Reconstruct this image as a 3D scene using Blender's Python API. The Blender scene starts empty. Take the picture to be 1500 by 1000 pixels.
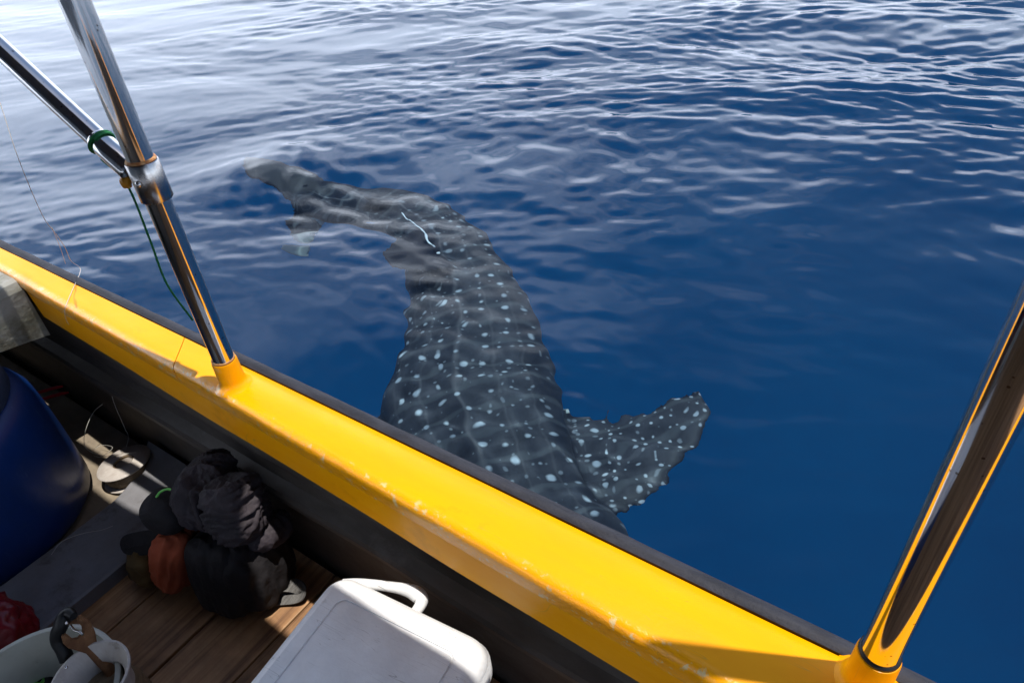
import bpy, bmesh, math, random
import numpy as np
from mathutils import Vector, Matrix

# ---------------------------------------------------------------- camera
F_PX = 1000.0            # focal length in photo pixels (24 mm on a 36 mm frame)
CAM_Z = 1.45             # eye height above the water
GUN_Z = 0.65             # top of the gunwale above the water
scene = bpy.context.scene
COL = scene.collection
_d = np.array([131.0, 1296.0, 1000.0]); _d /= np.linalg.norm(_d)
_up = -_d
_fw = np.array([0, 0, 1.0]); _fw = _fw - _up * (_fw @ _up); _fw /= np.linalg.norm(_fw)
_rt = np.array([1.0, 0, 0]); _rt = np.cross(_fw, _up)
if _rt[0] < 0: _rt = -_rt
RC = np.array([_rt, _fw, _up])          # camera (right, down, forward) -> world
CC = np.array([0.0, 0.0, CAM_Z])
cam_data = bpy.data.cameras.new('camera')
cam = bpy.data.objects.new('camera', cam_data); COL.objects.link(cam)
cam_data.sensor_width = 36.0; cam_data.lens = 24.0
cam_data.clip_start = 0.02; cam_data.clip_end = 20000.0
_m = Matrix.Identity(4)
for i in range(3):
    _m[i][0] = RC[i][0]; _m[i][1] = -RC[i][1]; _m[i][2] = -RC[i][2]; _m[i][3] = CC[i]
cam.matrix_world = _m
scene.camera = cam

# ---------------------------------------------------------------- sky and sun
SUN_EL = math.radians(80.0)
SUN_AZ = math.atan2(-0.236, 0.973)        # direction towards the sun in the x-y plane
sun_dir = Vector((math.cos(SUN_EL)*math.cos(SUN_AZ), math.cos(SUN_EL)*math.sin(SUN_AZ), math.sin(SUN_EL)))
world = bpy.data.worlds.new('World'); scene.world = world; world.use_nodes = True
wt = world.node_tree; wt.nodes.clear()
def N(tree, typ, **kw):
    n = tree.nodes.new(typ)
    for k, v in kw.items():
        if k.startswith('i_'):
            key = k[2:]; key = int(key) if key.isdigit() else key.replace('_', ' ')
            n.inputs[key].default_value = v
        else: setattr(n, k, v)
    return n
sky = N(wt, 'ShaderNodeTexSky', sky_type='NISHITA', sun_disc=False)
sky.sun_elevation = SUN_EL; sky.sun_rotation = math.pi/2 - SUN_AZ
sky.air_density = 1.0; sky.dust_density = 0.6; sky.ozone_density = 1.0
tc = N(wt, 'ShaderNodeTexCoord')
sep = N(wt, 'ShaderNodeSeparateXYZ'); wt.links.new(tc.outputs['Generated'], sep.inputs[0])
den = N(wt, 'ShaderNodeMath', operation='ADD'); den.inputs[1].default_value = 0.25; wt.links.new(sep.outputs[2], den.inputs[0])
dx = N(wt, 'ShaderNodeMath', operation='DIVIDE'); wt.links.new(sep.outputs[0], dx.inputs[0]); wt.links.new(den.outputs[0], dx.inputs[1])
dy = N(wt, 'ShaderNodeMath', operation='DIVIDE'); wt.links.new(sep.outputs[1], dy.inputs[0]); wt.links.new(den.outputs[0], dy.inputs[1])
cmb = N(wt, 'ShaderNodeCombineXYZ'); wt.links.new(dx.outputs[0], cmb.inputs[0]); wt.links.new(dy.outputs[0], cmb.inputs[1])
cl = N(wt, 'ShaderNodeTexNoise', i_Scale=1.3, i_Detail=8.0, i_Roughness=0.58); wt.links.new(cmb.outputs[0], cl.inputs['Vector'])
crp = N(wt, 'ShaderNodeValToRGB'); crp.color_ramp.elements[0].position = 0.34; crp.color_ramp.elements[1].position = 0.80; crp.color_ramp.interpolation = 'EASE'
elev = N(wt, 'ShaderNodeMapRange'); elev.inputs[1].default_value = 0.0; elev.inputs[2].default_value = 0.72
elev.inputs[3].default_value = 0.34; elev.inputs[4].default_value = -0.24; wt.links.new(sep.outputs[2], elev.inputs[0])
cadd = N(wt, 'ShaderNodeMath', operation='ADD'); wt.links.new(cl.outputs[0], cadd.inputs[0]); wt.links.new(elev.outputs[0], cadd.inputs[1])
# heavier cloud bank over the bow side
bdot = N(wt, 'ShaderNodeVectorMath', operation='DOT_PRODUCT'); bdot.inputs[1].default_value = (-0.17, 0.05, 0.0); wt.links.new(tc.outputs['Generated'], bdot.inputs[0])
cad2 = N(wt, 'ShaderNodeMath', operation='ADD'); wt.links.new(cadd.outputs[0], cad2.inputs[0]); wt.links.new(bdot.outputs['Value'], cad2.inputs[1])
wt.links.new(cad2.outputs[0], crp.inputs[0])
cmix = N(wt, 'ShaderNodeMix', data_type='RGBA'); wt.links.new(crp.outputs[0], cmix.inputs[0])
wt.links.new(sky.outputs[0], cmix.inputs[6]); cmix.inputs[7].default_value = (15.4, 17.2, 20.4, 1)
bg = N(wt, 'ShaderNodeBackground', i_Strength=0.12); wt.links.new(cmix.outputs[2], bg.inputs[0])
wo = N(wt, 'ShaderNodeOutputWorld'); wt.links.new(bg.outputs[0], wo.inputs[0])

sun_data = bpy.data.lights.new('sun', 'SUN'); sun_data.energy = 4.2; sun_data.angle = math.radians(0.53)
sun_data.color = (1.0, 0.95, 0.87)
sun = bpy.data.objects.new('sun', sun_data); COL.objects.link(sun)
sun.rotation_euler = sun_dir.to_track_quat('Z', 'Y').to_euler()
sun_data.cycles.is_caustics_light = True

vs = scene.view_settings
vs.view_transform = 'Standard'; vs.look = 'None'; vs.exposure = 0.35; vs.gamma = 1.0; vs.use_curve_mapping = False
cy = scene.cycles
scene.render.engine = 'CYCLES'
cy.max_bounces = 12; cy.transmission_bounces = 8; cy.glossy_bounces = 4; cy.diffuse_bounces = 3; cy.volume_bounces = 3
cy.caustics_reflective = False; cy.caustics_refractive = True
cy.use_denoising = True; cy.sample_clamp_indirect = 6.0

# ---------------------------------------------------------------- helpers
def ray(px, py): return RC @ np.array([(px-750)/F_PX, (py-500)/F_PX, 1.0])
def on(px, py, z):
    r = ray(px, py); return CC + r*(z-CC[2])/r[2]
def under(px, py, depth):
    """point at a depth below the water whose refracted image is the pixel"""
    r = ray(px, py); r = r/np.linalg.norm(r); s = CC + r*(-CC[2]/r[2])
    c = -r[2]; k = 1/1.333
    t = k*r + (k*c-math.sqrt(1-k*k*(1-c*c)))*np.array([0, 0, 1.0])
    return s + t*(-depth/t[2])
def tag(o, label=None, cat=None, group=None, kind=None):
    for k, v in (('label', label), ('category', cat), ('group', group), ('kind', kind)):
        if v: o[k] = v
    return o
def link(name, me, mat=None, parent=None, smooth=False):
    o = bpy.data.objects.new(name, me); COL.objects.link(o)
    if mat is not None: me.materials.append(mat)
    if parent is not None: o.parent = parent
    if smooth: me.polygons.foreach_set('use_smooth', [True]*len(me.polygons))
    return o
def shade(me, flags):
    """smooth shading per face; edges between smooth and flat faces are split so the normals do not bleed"""
    bm = bmesh.new(); bm.from_mesh(me); bm.faces.ensure_lookup_table()
    for f_, s_ in zip(bm.faces, flags): f_.smooth = bool(s_)
    ed = [e for e in bm.edges if len(e.link_faces) == 2 and (e.link_faces[0].smooth != e.link_faces[1].smooth or (e.link_faces[0].smooth and e.calc_face_angle(0) > 1.0))]
    bmesh.ops.split_edges(bm, edges=ed); bm.to_mesh(me); bm.free()
def mesh(verts, faces):
    me = bpy.data.meshes.new('mesh'); me.from_pydata([tuple(map(float, v)) for v in verts], [], faces); me.update(); return me
def empty(name, loc=(0, 0, 0), rz=0.0):
    o = bpy.data.objects.new(name, None); COL.objects.link(o); o.location = loc; o.rotation_euler = (0, 0, rz); return o

# ---------------------------------------------------------------- water
rng = np.random.default_rng(7)
def axis(start, stop, d0, c, rate, r0, far):
    """graded coordinates: cell size grows with the distance from c, then quickly out to the horizon"""
    def walk(x, sgn, end):
        a = []; 
        while (end-x)*sgn > 0: x += sgn*max(d0, rate*(abs(x-c)-r0)); a.append(x)
        s_ = d0*3
        while abs(x) < far: s_ *= 1.12; x += sgn*s_; a.append(x)
        return a
    return np.array(walk(c, -1, start)[::-1]+[c]+walk(c, 1, stop))
gx = axis(-10.0, 8.0, 0.0145, 0.2, 0.006, 1.0, 3000.0); gy = axis(0.1, 15.0, 0.0145, 1.2, 0.005, 0.2, 3000.0)
X, Y = np.meshgrid(gx, gy); SX, SY = np.meshgrid(np.gradient(gx), np.gradient(gy)); SP = np.maximum(SX, SY)
def lownoise(x, y, scale, n, seed):
    r = np.random.default_rng(seed); out = np.zeros_like(x)
    for _ in range(n):
        th = r.uniform(0, 2*math.pi); k = 2*math.pi/scale*r.uniform(0.6, 1.5)
        out += np.sin(k*(x*math.cos(th)+y*math.sin(th))+r.uniform(0, 6.28))
    return out/math.sqrt(n)
WX = X + 0.10*lownoise(X, Y, 2.2, 5, 11); WY = Y + 0.10*lownoise(X, Y, 2.2, 5, 12)
Z = np.zeros_like(X)
dist = np.hypot(X-0.0, Y-0.6)
calm = np.clip((dist-1.0)/2.4, 0, 1); calm = 0.50+0.50*calm*calm*(3-2*calm)
for p_, r_m in (((690, 600), 0.42), ((680, 450), 0.45), ((930, 650), 0.40)):
    c_ = on(*p_, 0.0); calm = calm*(1-0.30*np.exp(-((X-c_[0])**2+(Y-c_[1])**2)/(2*r_m*r_m)))      # the shark's body damps the chop above it
gust = np.clip(0.85+0.35*lownoise(X, Y, 3.0, 6, 5), 0.25, 1.6)
slick = 1-0.68/(1+np.exp((X+0.35*Y-0.6)/0.45))*np.clip((Y-2.3)/1.5, 0, 1)
def waves(lmin, lmax, n, slope, mean_dir, spread, mod):
    global Z
    for _ in range(n):
        lam = math.exp(rng.uniform(math.log(lmin), math.log(lmax))); th = mean_dir+rng.normal(0, spread)
        k = 2*math.pi/lam; amp = slope/k/math.sqrt(n)*1.41
        fade = np.clip((lam/SP-3)/3, 0, 1)
        Z += amp*mod*fade*np.sin(k*(WX*math.cos(th)+WY*math.sin(th))+rng.uniform(0, 6.28))
D0 = math.radians(72)
waves(0.9, 2.6, 14, 0.030, D0, 0.5, 1.0)
waves(0.30, 0.8, 26, 0.040, D0, 0.5, calm*slick)
waves(0.11, 0.28, 60, 0.084, D0, 0.55, calm*gust*slick)
waves(0.065, 0.11, 50, 0.050, D0, 0.70, calm*gust*slick)
# the shark's tail lifts the surface and breaks it into short steep ripples
def bump_at(px, py, r): 
    c = on(px, py, 0.0); return np.exp(-((X-c[0])**2+(Y-c[1])**2)/(2*r*r))
tail_mask = bump_at(400, 250, 0.30); Z += 0.06*tail_mask - 0.025*bump_at(470, 300, 0.35)
waves(0.09, 0.24, 18, 0.20, math.radians(40), 0.5, bump_at(430, 262, 0.30))
waves(0.10, 0.30, 14, 0.10, math.radians(65), 0.5, bump_at(540, 300, 0.35))
back_mask = bump_at(640, 380, 0.35); waves(0.10, 0.22, 14, 0.06, math.radians(60), 0.7, back_mask)
for p_ in ((700, 500), (690, 620), (880, 650), (980, 620)):
    waves(0.080, 0.20, 14, 0.055 if p_[0] < 800 else 0.034, math.radians(75), 0.8, bump_at(*p_, 0.28))
Zf = Z.ravel()
ny, nx = X.shape
verts = np.stack([X.ravel(), Y.ravel(), Zf], 1)
idx = np.arange(nx*ny).reshape(ny, nx)
quads = np.stack([idx[:-1, :-1], idx[:-1, 1:], idx[1:, 1:], idx[1:, :-1]], -1).reshape(-1, 4)
me = bpy.data.meshes.new('water')
nq = len(quads)
me.vertices.add(len(verts)); me.vertices.foreach_set('co', verts.ravel())
me.loops.add(nq*4); me.loops.foreach_set('vertex_index', quads.ravel().astype(np.int32))
me.polygons.add(nq); me.polygons.foreach_set('loop_start', (np.arange(nq)*4).astype(np.int32))
me.update(calc_edges=True); me.validate()
me.polygons.foreach_set('use_smooth', np.ones(nq, bool))
wm = bpy.data.materials.new('sea_water'); wm.use_nodes = True; t = wm.node_tree; t.nodes.clear()
out = N(t, 'ShaderNodeOutputMaterial')
fr = N(t, 'ShaderNodeFresnel', i_IOR=1.333)
rf = N(t, 'ShaderNodeBsdfRefraction', i_Roughness=0.0, i_IOR=1.333); rf.inputs['Color'].default_value = (0.74, 0.89, 0.98, 1)   # red is lost on its way through the water
gs = N(t, 'ShaderNodeBsdfGlossy', i_Roughness=0.0)
mx = N(t, 'ShaderNodeMixShader'); t.links.new(fr.outputs[0], mx.inputs[0]); t.links.new(rf.outputs[0], mx.inputs[1]); t.links.new(gs.outputs[0], mx.inputs[2])
t.links.new(mx.outputs[0], out.inputs['Surface'])
water = link('water', me, wm); tag(water, 'dark blue rippled sea around the boat', kind='structure')
water.cycles.is_caustics_caster = True
# the blue of the deep water below
dm = bpy.data.materials.new('deep_water'); dm.use_nodes = True; t = dm.node_tree; b = t.nodes['Principled BSDF']
b.inputs['Roughness'].default_value = 1.0; b.inputs['Specular IOR Level'].default_value = 0.0
c_ = N(t, 'ShaderNodeTexCoord'); nz = N(t, 'ShaderNodeTexNoise', i_Scale=0.35, i_Detail=4.0); t.links.new(c_.outputs['Object'], nz.inputs['Vector'])
rp = N(t, 'ShaderNodeValToRGB'); rp.color_ramp.elements[0].position = 0.3; rp.color_ramp.elements[1].position = 0.75
rp.color_ramp.elements[0].color = (0.0001, 0.185, 0.375, 1); rp.color_ramp.elements[1].color = (0.0002, 0.24, 0.45, 1)
t.links.new(nz.outputs[0], rp.inputs[0]); t.links.new(rp.outputs[0], b.inputs['Base Color'])
_h = 3200.0
tag(link('deep_water', mesh([(-_h, -_h, -9), (_h, -_h, -9), (_h, _h, -9), (-_h, _h, -9)], [(0, 1, 2, 3)]), dm), 'clear blue deep water below the surface', kind='structure')

# ---------------------------------------------------------------- materials
def ramp(t, src, stops):
    r = N(t, 'ShaderNodeValToRGB'); e = r.color_ramp.elements
    while len(e) < len(stops): e.new(0.5)
    for q, (p, c) in zip(e, stops):
        q.position = p; q.color = (*c, 1) if len(c) == 3 else c
    t.links.new(src, r.inputs[0]); return r
def pm(name, base, rough=0.5, metal=0.0, var=None, vscale=(8, 8, 8), vrange=(0.4, 0.7), bump=0.0, bscale=40.0, coat=0.0, spec=0.5,
       rvar=0.0, dirt=None, dscale=3.0, drange=(0.58, 0.72), sheen=0.0, bdist=0.004, edge=False, specks=None, scratch=None):
    """procedural paint / plastic / cloth: base colour, a noise-driven second colour, patches of dirt or wear, fine relief"""
    m = bpy.data.materials.new(name); m.use_nodes = True; t = m.node_tree
    b = t.nodes['Principled BSDF']; b.inputs['Base Color'].default_value = (*base, 1); b.inputs['Roughness'].default_value = rough
    b.inputs['Metallic'].default_value = metal; b.inputs['Coat Weight'].default_value = coat; b.inputs['Specular IOR Level'].default_value = spec
    b.inputs['Coat Roughness'].default_value = 0.14; b.inputs['Sheen Weight'].default_value = sheen
    c = N(t, 'ShaderNodeTexCoord'); mp = N(t, 'ShaderNodeMapping'); t.links.new(c.outputs['Object'], mp.inputs[0]); mp.inputs['Scale'].default_value = vscale
    nz = N(t, 'ShaderNodeTexNoise', i_Scale=1.0, i_Detail=7.0, i_Roughness=0.6); t.links.new(mp.outputs[0], nz.inputs['Vector'])
    last = None
    if var:
        r = ramp(t, nz.outputs[0], [(vrange[0], base), (vrange[1], var)]); last = r.outputs[0]
    if dirt:
        n2 = N(t, 'ShaderNodeTexNoise', i_Scale=dscale, i_Detail=9.0, i_Roughness=0.68); t.links.new(c.outputs['Object'], n2.inputs['Vector'])
        r2 = ramp(t, n2.outputs[0], [(drange[0], (0, 0, 0)), (drange[1], (1, 1, 1))])
        mx = N(t, 'ShaderNodeMix', data_type='RGBA'); t.links.new(r2.outputs[0], mx.inputs[0])
        if last: t.links.new(last, mx.inputs[6])
        else: mx.inputs[6].default_value = (*base, 1)
        mx.inputs[7].default_value = (*dirt, 1); last = mx.outputs[2]
    if specks:                                  # grit and pin-head chips
        vo = N(t, 'ShaderNodeTexVoronoi', i_Scale=190.0); t.links.new(c.outputs['Object'], vo.inputs['Vector'])
        sc = N(t, 'ShaderNodeSeparateColor'); t.links.new(vo.outputs['Color'], sc.inputs[0])
        rr = N(t, 'ShaderNodeMapRange'); rr.inputs[1].default_value = 0.93; rr.inputs[2].default_value = 1.0; rr.inputs[3].default_value = 0.0; rr.inputs[4].default_value = 0.32; t.links.new(sc.outputs[0], rr.inputs[0])
        lt = N(t, 'ShaderNodeMath', operation='LESS_THAN'); t.links.new(vo.outputs['Distance'], lt.inputs[0]); t.links.new(rr.outputs[0], lt.inputs[1])
        m6 = N(t, 'ShaderNodeMix', data_type='RGBA'); t.links.new(lt.outputs[0], m6.inputs[0]); m6.inputs[7].default_value = (*specks, 1)
        if last: t.links.new(last, m6.inputs[6])
        else: m6.inputs[6].default_value = (*base, 1)
        last = m6.outputs[2]
    if scratch:                                 # thin scratches in two directions
        for k_, (sc_, rz_) in enumerate((((3, 60, 3), 0.7), ((4, 75, 4), -0.5), ((2, 45, 2), 1.5))):
            mpp = N(t, 'ShaderNodeMapping'); mpp.inputs['Scale'].default_value = sc_; mpp.inputs['Rotation'].default_value = (0, 0, rz_); t.links.new(c.outputs['Object'], mpp.inputs[0])
            ns = N(t, 'ShaderNodeTexNoise', i_Scale=1.0, i_Detail=2.0, i_Distortion=0.3); t.links.new(mpp.outputs[0], ns.inputs['Vector'])
            rs_ = ramp(t, ns.outputs[0], [(0.497, (0, 0, 0)), (0.5, (1, 1, 1)), (0.503, (0, 0, 0))])
            ng = N(t, 'ShaderNodeTexNoise', i_Scale=9.0+k_*4, i_Detail=3.0); t.links.new(c.outputs['Object'], ng.inputs['Vector']); rg = ramp(t, ng.outputs[0], [(0.52, (0, 0, 0)), (0.66, (0.8, 0.8, 0.8))])
            mu = N(t, 'ShaderNodeMath', operation='MULTIPLY'); t.links.new(rs_.outputs[0], mu.inputs[0]); t.links.new(rg.outputs[0], mu.inputs[1])
            m7 = N(t, 'ShaderNodeMix', data_type='RGBA'); t.links.new(mu.outputs[0], m7.inputs[0]); m7.inputs[7].default_value = (*scratch, 1)
            if last: t.links.new(last, m7.inputs[6])
            else: m7.inputs[6].default_value = (*base, 1)
            last = m7.outputs[2]
    em = None
    if edge:                                    # chipped, wet inner edge of the gunwale (boat coordinates: y against x)
        sx_ = N(t, 'ShaderNodeSeparateXYZ'); t.links.new(c.outputs['Object'], sx_.inputs[0])
        k1 = N(t, 'ShaderNodeMath', operation='MULTIPLY_ADD'); k1.inputs[1].default_value = 0.0265; t.links.new(sx_.outputs[0], k1.inputs[0]); t.links.new(sx_.outputs[1], k1.inputs[2])
        em = N(t, 'ShaderNodeMapRange'); em.inputs[1].default_value = 0.096; em.inputs[2].default_value = 0.106; t.links.new(k1.outputs[0], em.inputs[0])
        zt = N(t, 'ShaderNodeMath', operation='GREATER_THAN'); zt.inputs[1].default_value = 0.60; t.links.new(sx_.outputs[2], zt.inputs[0])
        ee = N(t, 'ShaderNodeMath', operation='MULTIPLY'); t.links.new(em.outputs[0], ee.inputs[0]); t.links.new(zt.outputs[0], ee.inputs[1]); em = ee
        n3 = N(t, 'ShaderNodeTexNoise', i_Scale=55.0, i_Detail=6.0, i_Roughness=0.7); t.links.new(c.outputs['Object'], n3.inputs['Vector'])
        r3 = ramp(t, n3.outputs[0], [(0.57, (0, 0, 0)), (0.63, (1, 1, 1))]); ch = N(t, 'ShaderNodeMath', operation='MULTIPLY'); t.links.new(r3.outputs[0], ch.inputs[0]); t.links.new(em.outputs[0], ch.inputs[1])
        m4 = N(t, 'ShaderNodeMix', data_type='RGBA'); t.links.new(ch.outputs[0], m4.inputs[0]); t.links.new(last, m4.inputs[6]); m4.inputs[7].default_value = (0.70, 0.50, 0.22, 1); last = m4.outputs[2]
    if last: t.links.new(last, b.inputs['Base Color'])
    if rvar:
        mr = N(t, 'ShaderNodeMapRange'); mr.inputs[1].default_value = 0.3; mr.inputs[2].default_value = 0.7
        mr.inputs[3].default_value = max(0.02, rough-rvar); mr.inputs[4].default_value = rough+rvar
        t.links.new(nz.outputs[0], mr.inputs[0]); t.links.new(mr.outputs[0], b.inputs['Roughness'])
    if bump:
        nb_ = N(t, 'ShaderNodeTexNoise', i_Scale=bscale, i_Detail=5.0, i_Roughness=0.6); t.links.new(c.outputs['Object'], nb_.inputs['Vector'])
        bp = N(t, 'ShaderNodeBump', i_Strength=bump, i_Distance=bdist); t.links.new(nb_.outputs[0], bp.inputs['Height']); t.links.new(bp.outputs[0], b.inputs['Normal'])
        if em:
            n5 = N(t, 'ShaderNodeTexNoise', i_Scale=45.0, i_Detail=6.0, i_Roughness=0.7); t.links.new(c.outputs['Object'], n5.inputs['Vector'])
            b5 = N(t, 'ShaderNodeBump', i_Distance=0.0022); t.links.new(em.outputs[0], b5.inputs['Strength']); t.links.new(n5.outputs[0], b5.inputs['Height']); t.links.new(bp.outputs[0], b5.inputs['Normal'])
            t.links.new(b5.outputs[0], b.inputs['Normal']); t.links.new(b5.outputs[0], b.inputs['Coat Normal'])
            cw = N(t, 'ShaderNodeMapRange'); cw.inputs[3].default_value = coat; cw.inputs[4].default_value = 1.0; t.links.new(em.outputs[0], cw.inputs[0]); t.links.new(cw.outputs[0], b.inputs['Coat Weight'])
    return m
M = {}
M['yellow'] = pm('yellow_paint', (0.90, 0.375, 0.0), 0.38, spec=0.14, var=(0.86, 0.325, 0.0), vscale=(3, 12, 12), bump=0.25, bscale=60, coat=0.05, rvar=0.12, bdist=0.002, edge=True,
                 dirt=(0.52, 0.20, 0.008), dscale=6.0, drange=(0.58, 0.82), scratch=(0.62, 0.30, 0.03))
M['rubber'] = pm('black_rubber', (0.012, 0.0125, 0.019), 0.65, spec=0.3, var=(0.030, 0.031, 0.042), vscale=(12, 60, 60), bump=0.5, bscale=120, dirt=(0.36, 0.27, 0.08), dscale=9.0, drange=(0.69, 0.74))
M['lining'] = pm('grey_hull_paint', (0.105, 0.090, 0.078), 0.5, var=(0.048, 0.038, 0.031), vscale=(4, 14, 14), bump=0.4, bscale=50, dirt=(0.14, 0.125, 0.115), dscale=6.0)
M['rib'] = pm('grey_rib_paint', (0.20, 0.20, 0.215), 0.5, var=(0.13, 0.125, 0.13), vscale=(6, 6, 6), bump=0.4, bscale=70, dirt=(0.08, 0.07, 0.06), dscale=9.0)
M['bilge'] = pm('bilge_floor', (0.27, 0.22, 0.155), 0.7, var=(0.15, 0.12, 0.09), vscale=(9, 9, 9), bump=0.5, bscale=60, dirt=(0.10, 0.08, 0.06), dscale=14.0)
M['deck'] = pm('weathered_beam', (0.28, 0.28, 0.26), 0.7, var=(0.14, 0.14, 0.10), vscale=(14, 4, 14), bump=0.6, bscale=50, dirt=(0.10, 0.09, 0.06), dscale=10.0, drange=(0.5, 0.62))
M['steel'] = pm('stainless_steel', (0.66, 0.65, 0.64), 0.10, metal=1.0, var=(0.52, 0.49, 0.47), vscale=(30, 30, 5), vrange=(0.5, 0.75), rvar=0.04,
                dirt=(0.30, 0.17, 0.08), dscale=60.0, drange=(0.70, 0.76), specks=(0.25, 0.2, 0.16))
M['dull_steel'] = pm('dull_steel', (0.50, 0.49, 0.48), 0.24, metal=1.0, var=(0.36, 0.33, 0.31), vscale=(40, 40, 40), rvar=0.08, dirt=(0.30, 0.16, 0.07), dscale=50.0, drange=(0.62, 0.72))
M['rust'] = pm('rusty_weld', (0.42, 0.16, 0.05), 0.6, metal=0.4, var=(0.7, 0.45, 0.2), vscale=(90, 90, 90), bump=0.6, bscale=150)
M['barrel'] = pm('blue_plastic', (0.002, 0.030, 0.165), 0.38, var=(0.002, 0.022, 0.11), vscale=(5, 5, 5), bump=0.25, bscale=30, dirt=(0.03, 0.05, 0.14), dscale=7.0, drange=(0.60, 0.8), rvar=0.12, scratch=(0.06, 0.09, 0.22))
M['barrel_lid'] = pm('dark_blue_plastic', (0.035, 0.055, 0.105), 0.45, var=(0.02, 0.03, 0.06), vscale=(9, 9, 9), bump=0.3, bscale=60)
M['white'] = pm('cooler_white', (0.80, 0.81, 0.82), 0.42, var=(0.66, 0.66, 0.67), vscale=(10, 10, 10), bump=0.15, bscale=160, dirt=(0.42, 0.39, 0.36), dscale=16.0, drange=(0.60, 0.80), scratch=(0.22, 0.20, 0.19))
M['blue_body'] = pm('cooler_blue', (0.01, 0.07, 0.26), 0.4, var=(0.01, 0.055, 0.2), bump=0.1, bscale=60)
M['black_cloth'] = pm('black_nylon', (0.016, 0.0145, 0.0165), 0.75, var=(0.027, 0.024, 0.027), vscale=(20, 20, 20), bump=0.5, bscale=90, spec=0.25)
M['purple_cloth'] = pm('faded_black_cloth', (0.030, 0.025, 0.030), 0.72, var=(0.055, 0.045, 0.055), vscale=(14, 14, 14), bump=0.5, bscale=140, spec=0.3)
M['orange_cloth'] = pm('orange_nylon', (0.40, 0.085, 0.038), 0.7, var=(0.26, 0.058, 0.026), vscale=(16, 16, 16), bump=0.4, bscale=110, spec=0.2)
M['tan_cloth'] = pm('tan_cloth', (0.13, 0.075, 0.018), 0.8, var=(0.07, 0.04, 0.012), vscale=(18, 18, 18), bump=0.5, bscale=90)
M['webbing'] = pm('grey_webbing', (0.14, 0.135, 0.13), 0.8, var=(0.05, 0.046, 0.044), vscale=(200, 30, 30), bump=0.7, bscale=260)
M['buckle'] = pm('black_plastic', (0.010, 0.010, 0.011), 0.42, spec=0.25)
M['green'] = pm('green_piping', (0.16, 0.55, 0.10), 0.6)
M['green_rope'] = pm('green_rope', (0.006, 0.16, 0.045), 0.7, var=(0.01, 0.26, 0.07), vscale=(300, 300, 300), bump=0.8, bscale=500)
M['orange_tape'] = pm('orange_tape', (0.85, 0.36, 0.02), 0.5)
M['bucket'] = pm('bucket_plastic', (0.50, 0.50, 0.44), 0.45, var=(0.40, 0.39, 0.33), vscale=(12, 12, 12), bump=0.2, bscale=50, dirt=(0.20, 0.17, 0.12), dscale=12.0)
M['reel'] = pm('reel_plastic', (0.50, 0.46, 0.42), 0.5, var=(0.42, 0.37, 0.33), vscale=(60, 60, 8), bump=0.3, bscale=80, dirt=(0.2, 0.16, 0.13), dscale=20.0)
M['line'] = pm('nylon_line', (0.55, 0.53, 0.48), 0.35)
M['line_coil'] = pm('wound_line', (0.24, 0.17, 0.10), 0.5, var=(0.13, 0.09, 0.05), vscale=(40, 40, 400), bump=0.6, bscale=200)
M['wrench'] = pm('rusty_iron', (0.15, 0.060, 0.020), 0.7, metal=0.2, var=(0.26, 0.12, 0.045), vscale=(45, 45, 45), bump=0.7, bscale=120, dirt=(0.40, 0.30, 0.22), dscale=60.0, drange=(0.62, 0.7))
M['red'] = pm('red_plastic', (0.50, 0.015, 0.035), 0.4)
M['red_bag'] = pm('red_bag_film', (0.22, 0.006, 0.014), 0.35, var=(0.13, 0.003, 0.009), vscale=(20, 20, 20), bump=0.6, bscale=45)
M['tarp'] = pm('tarp', (0.16, 0.19, 0.23), 0.7, var=(0.12, 0.15, 0.19), vscale=(3, 3, 3), bump=0.4, bscale=12)
M['scar'] = pm('white_scar', (0.80, 0.82, 0.82), 0.5)
M['hull_out'] = pm('hull_paint', (0.45, 0.26, 0.01), 0.4, var=(0.3, 0.17, 0.01), vscale=(3, 3, 3))

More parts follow.
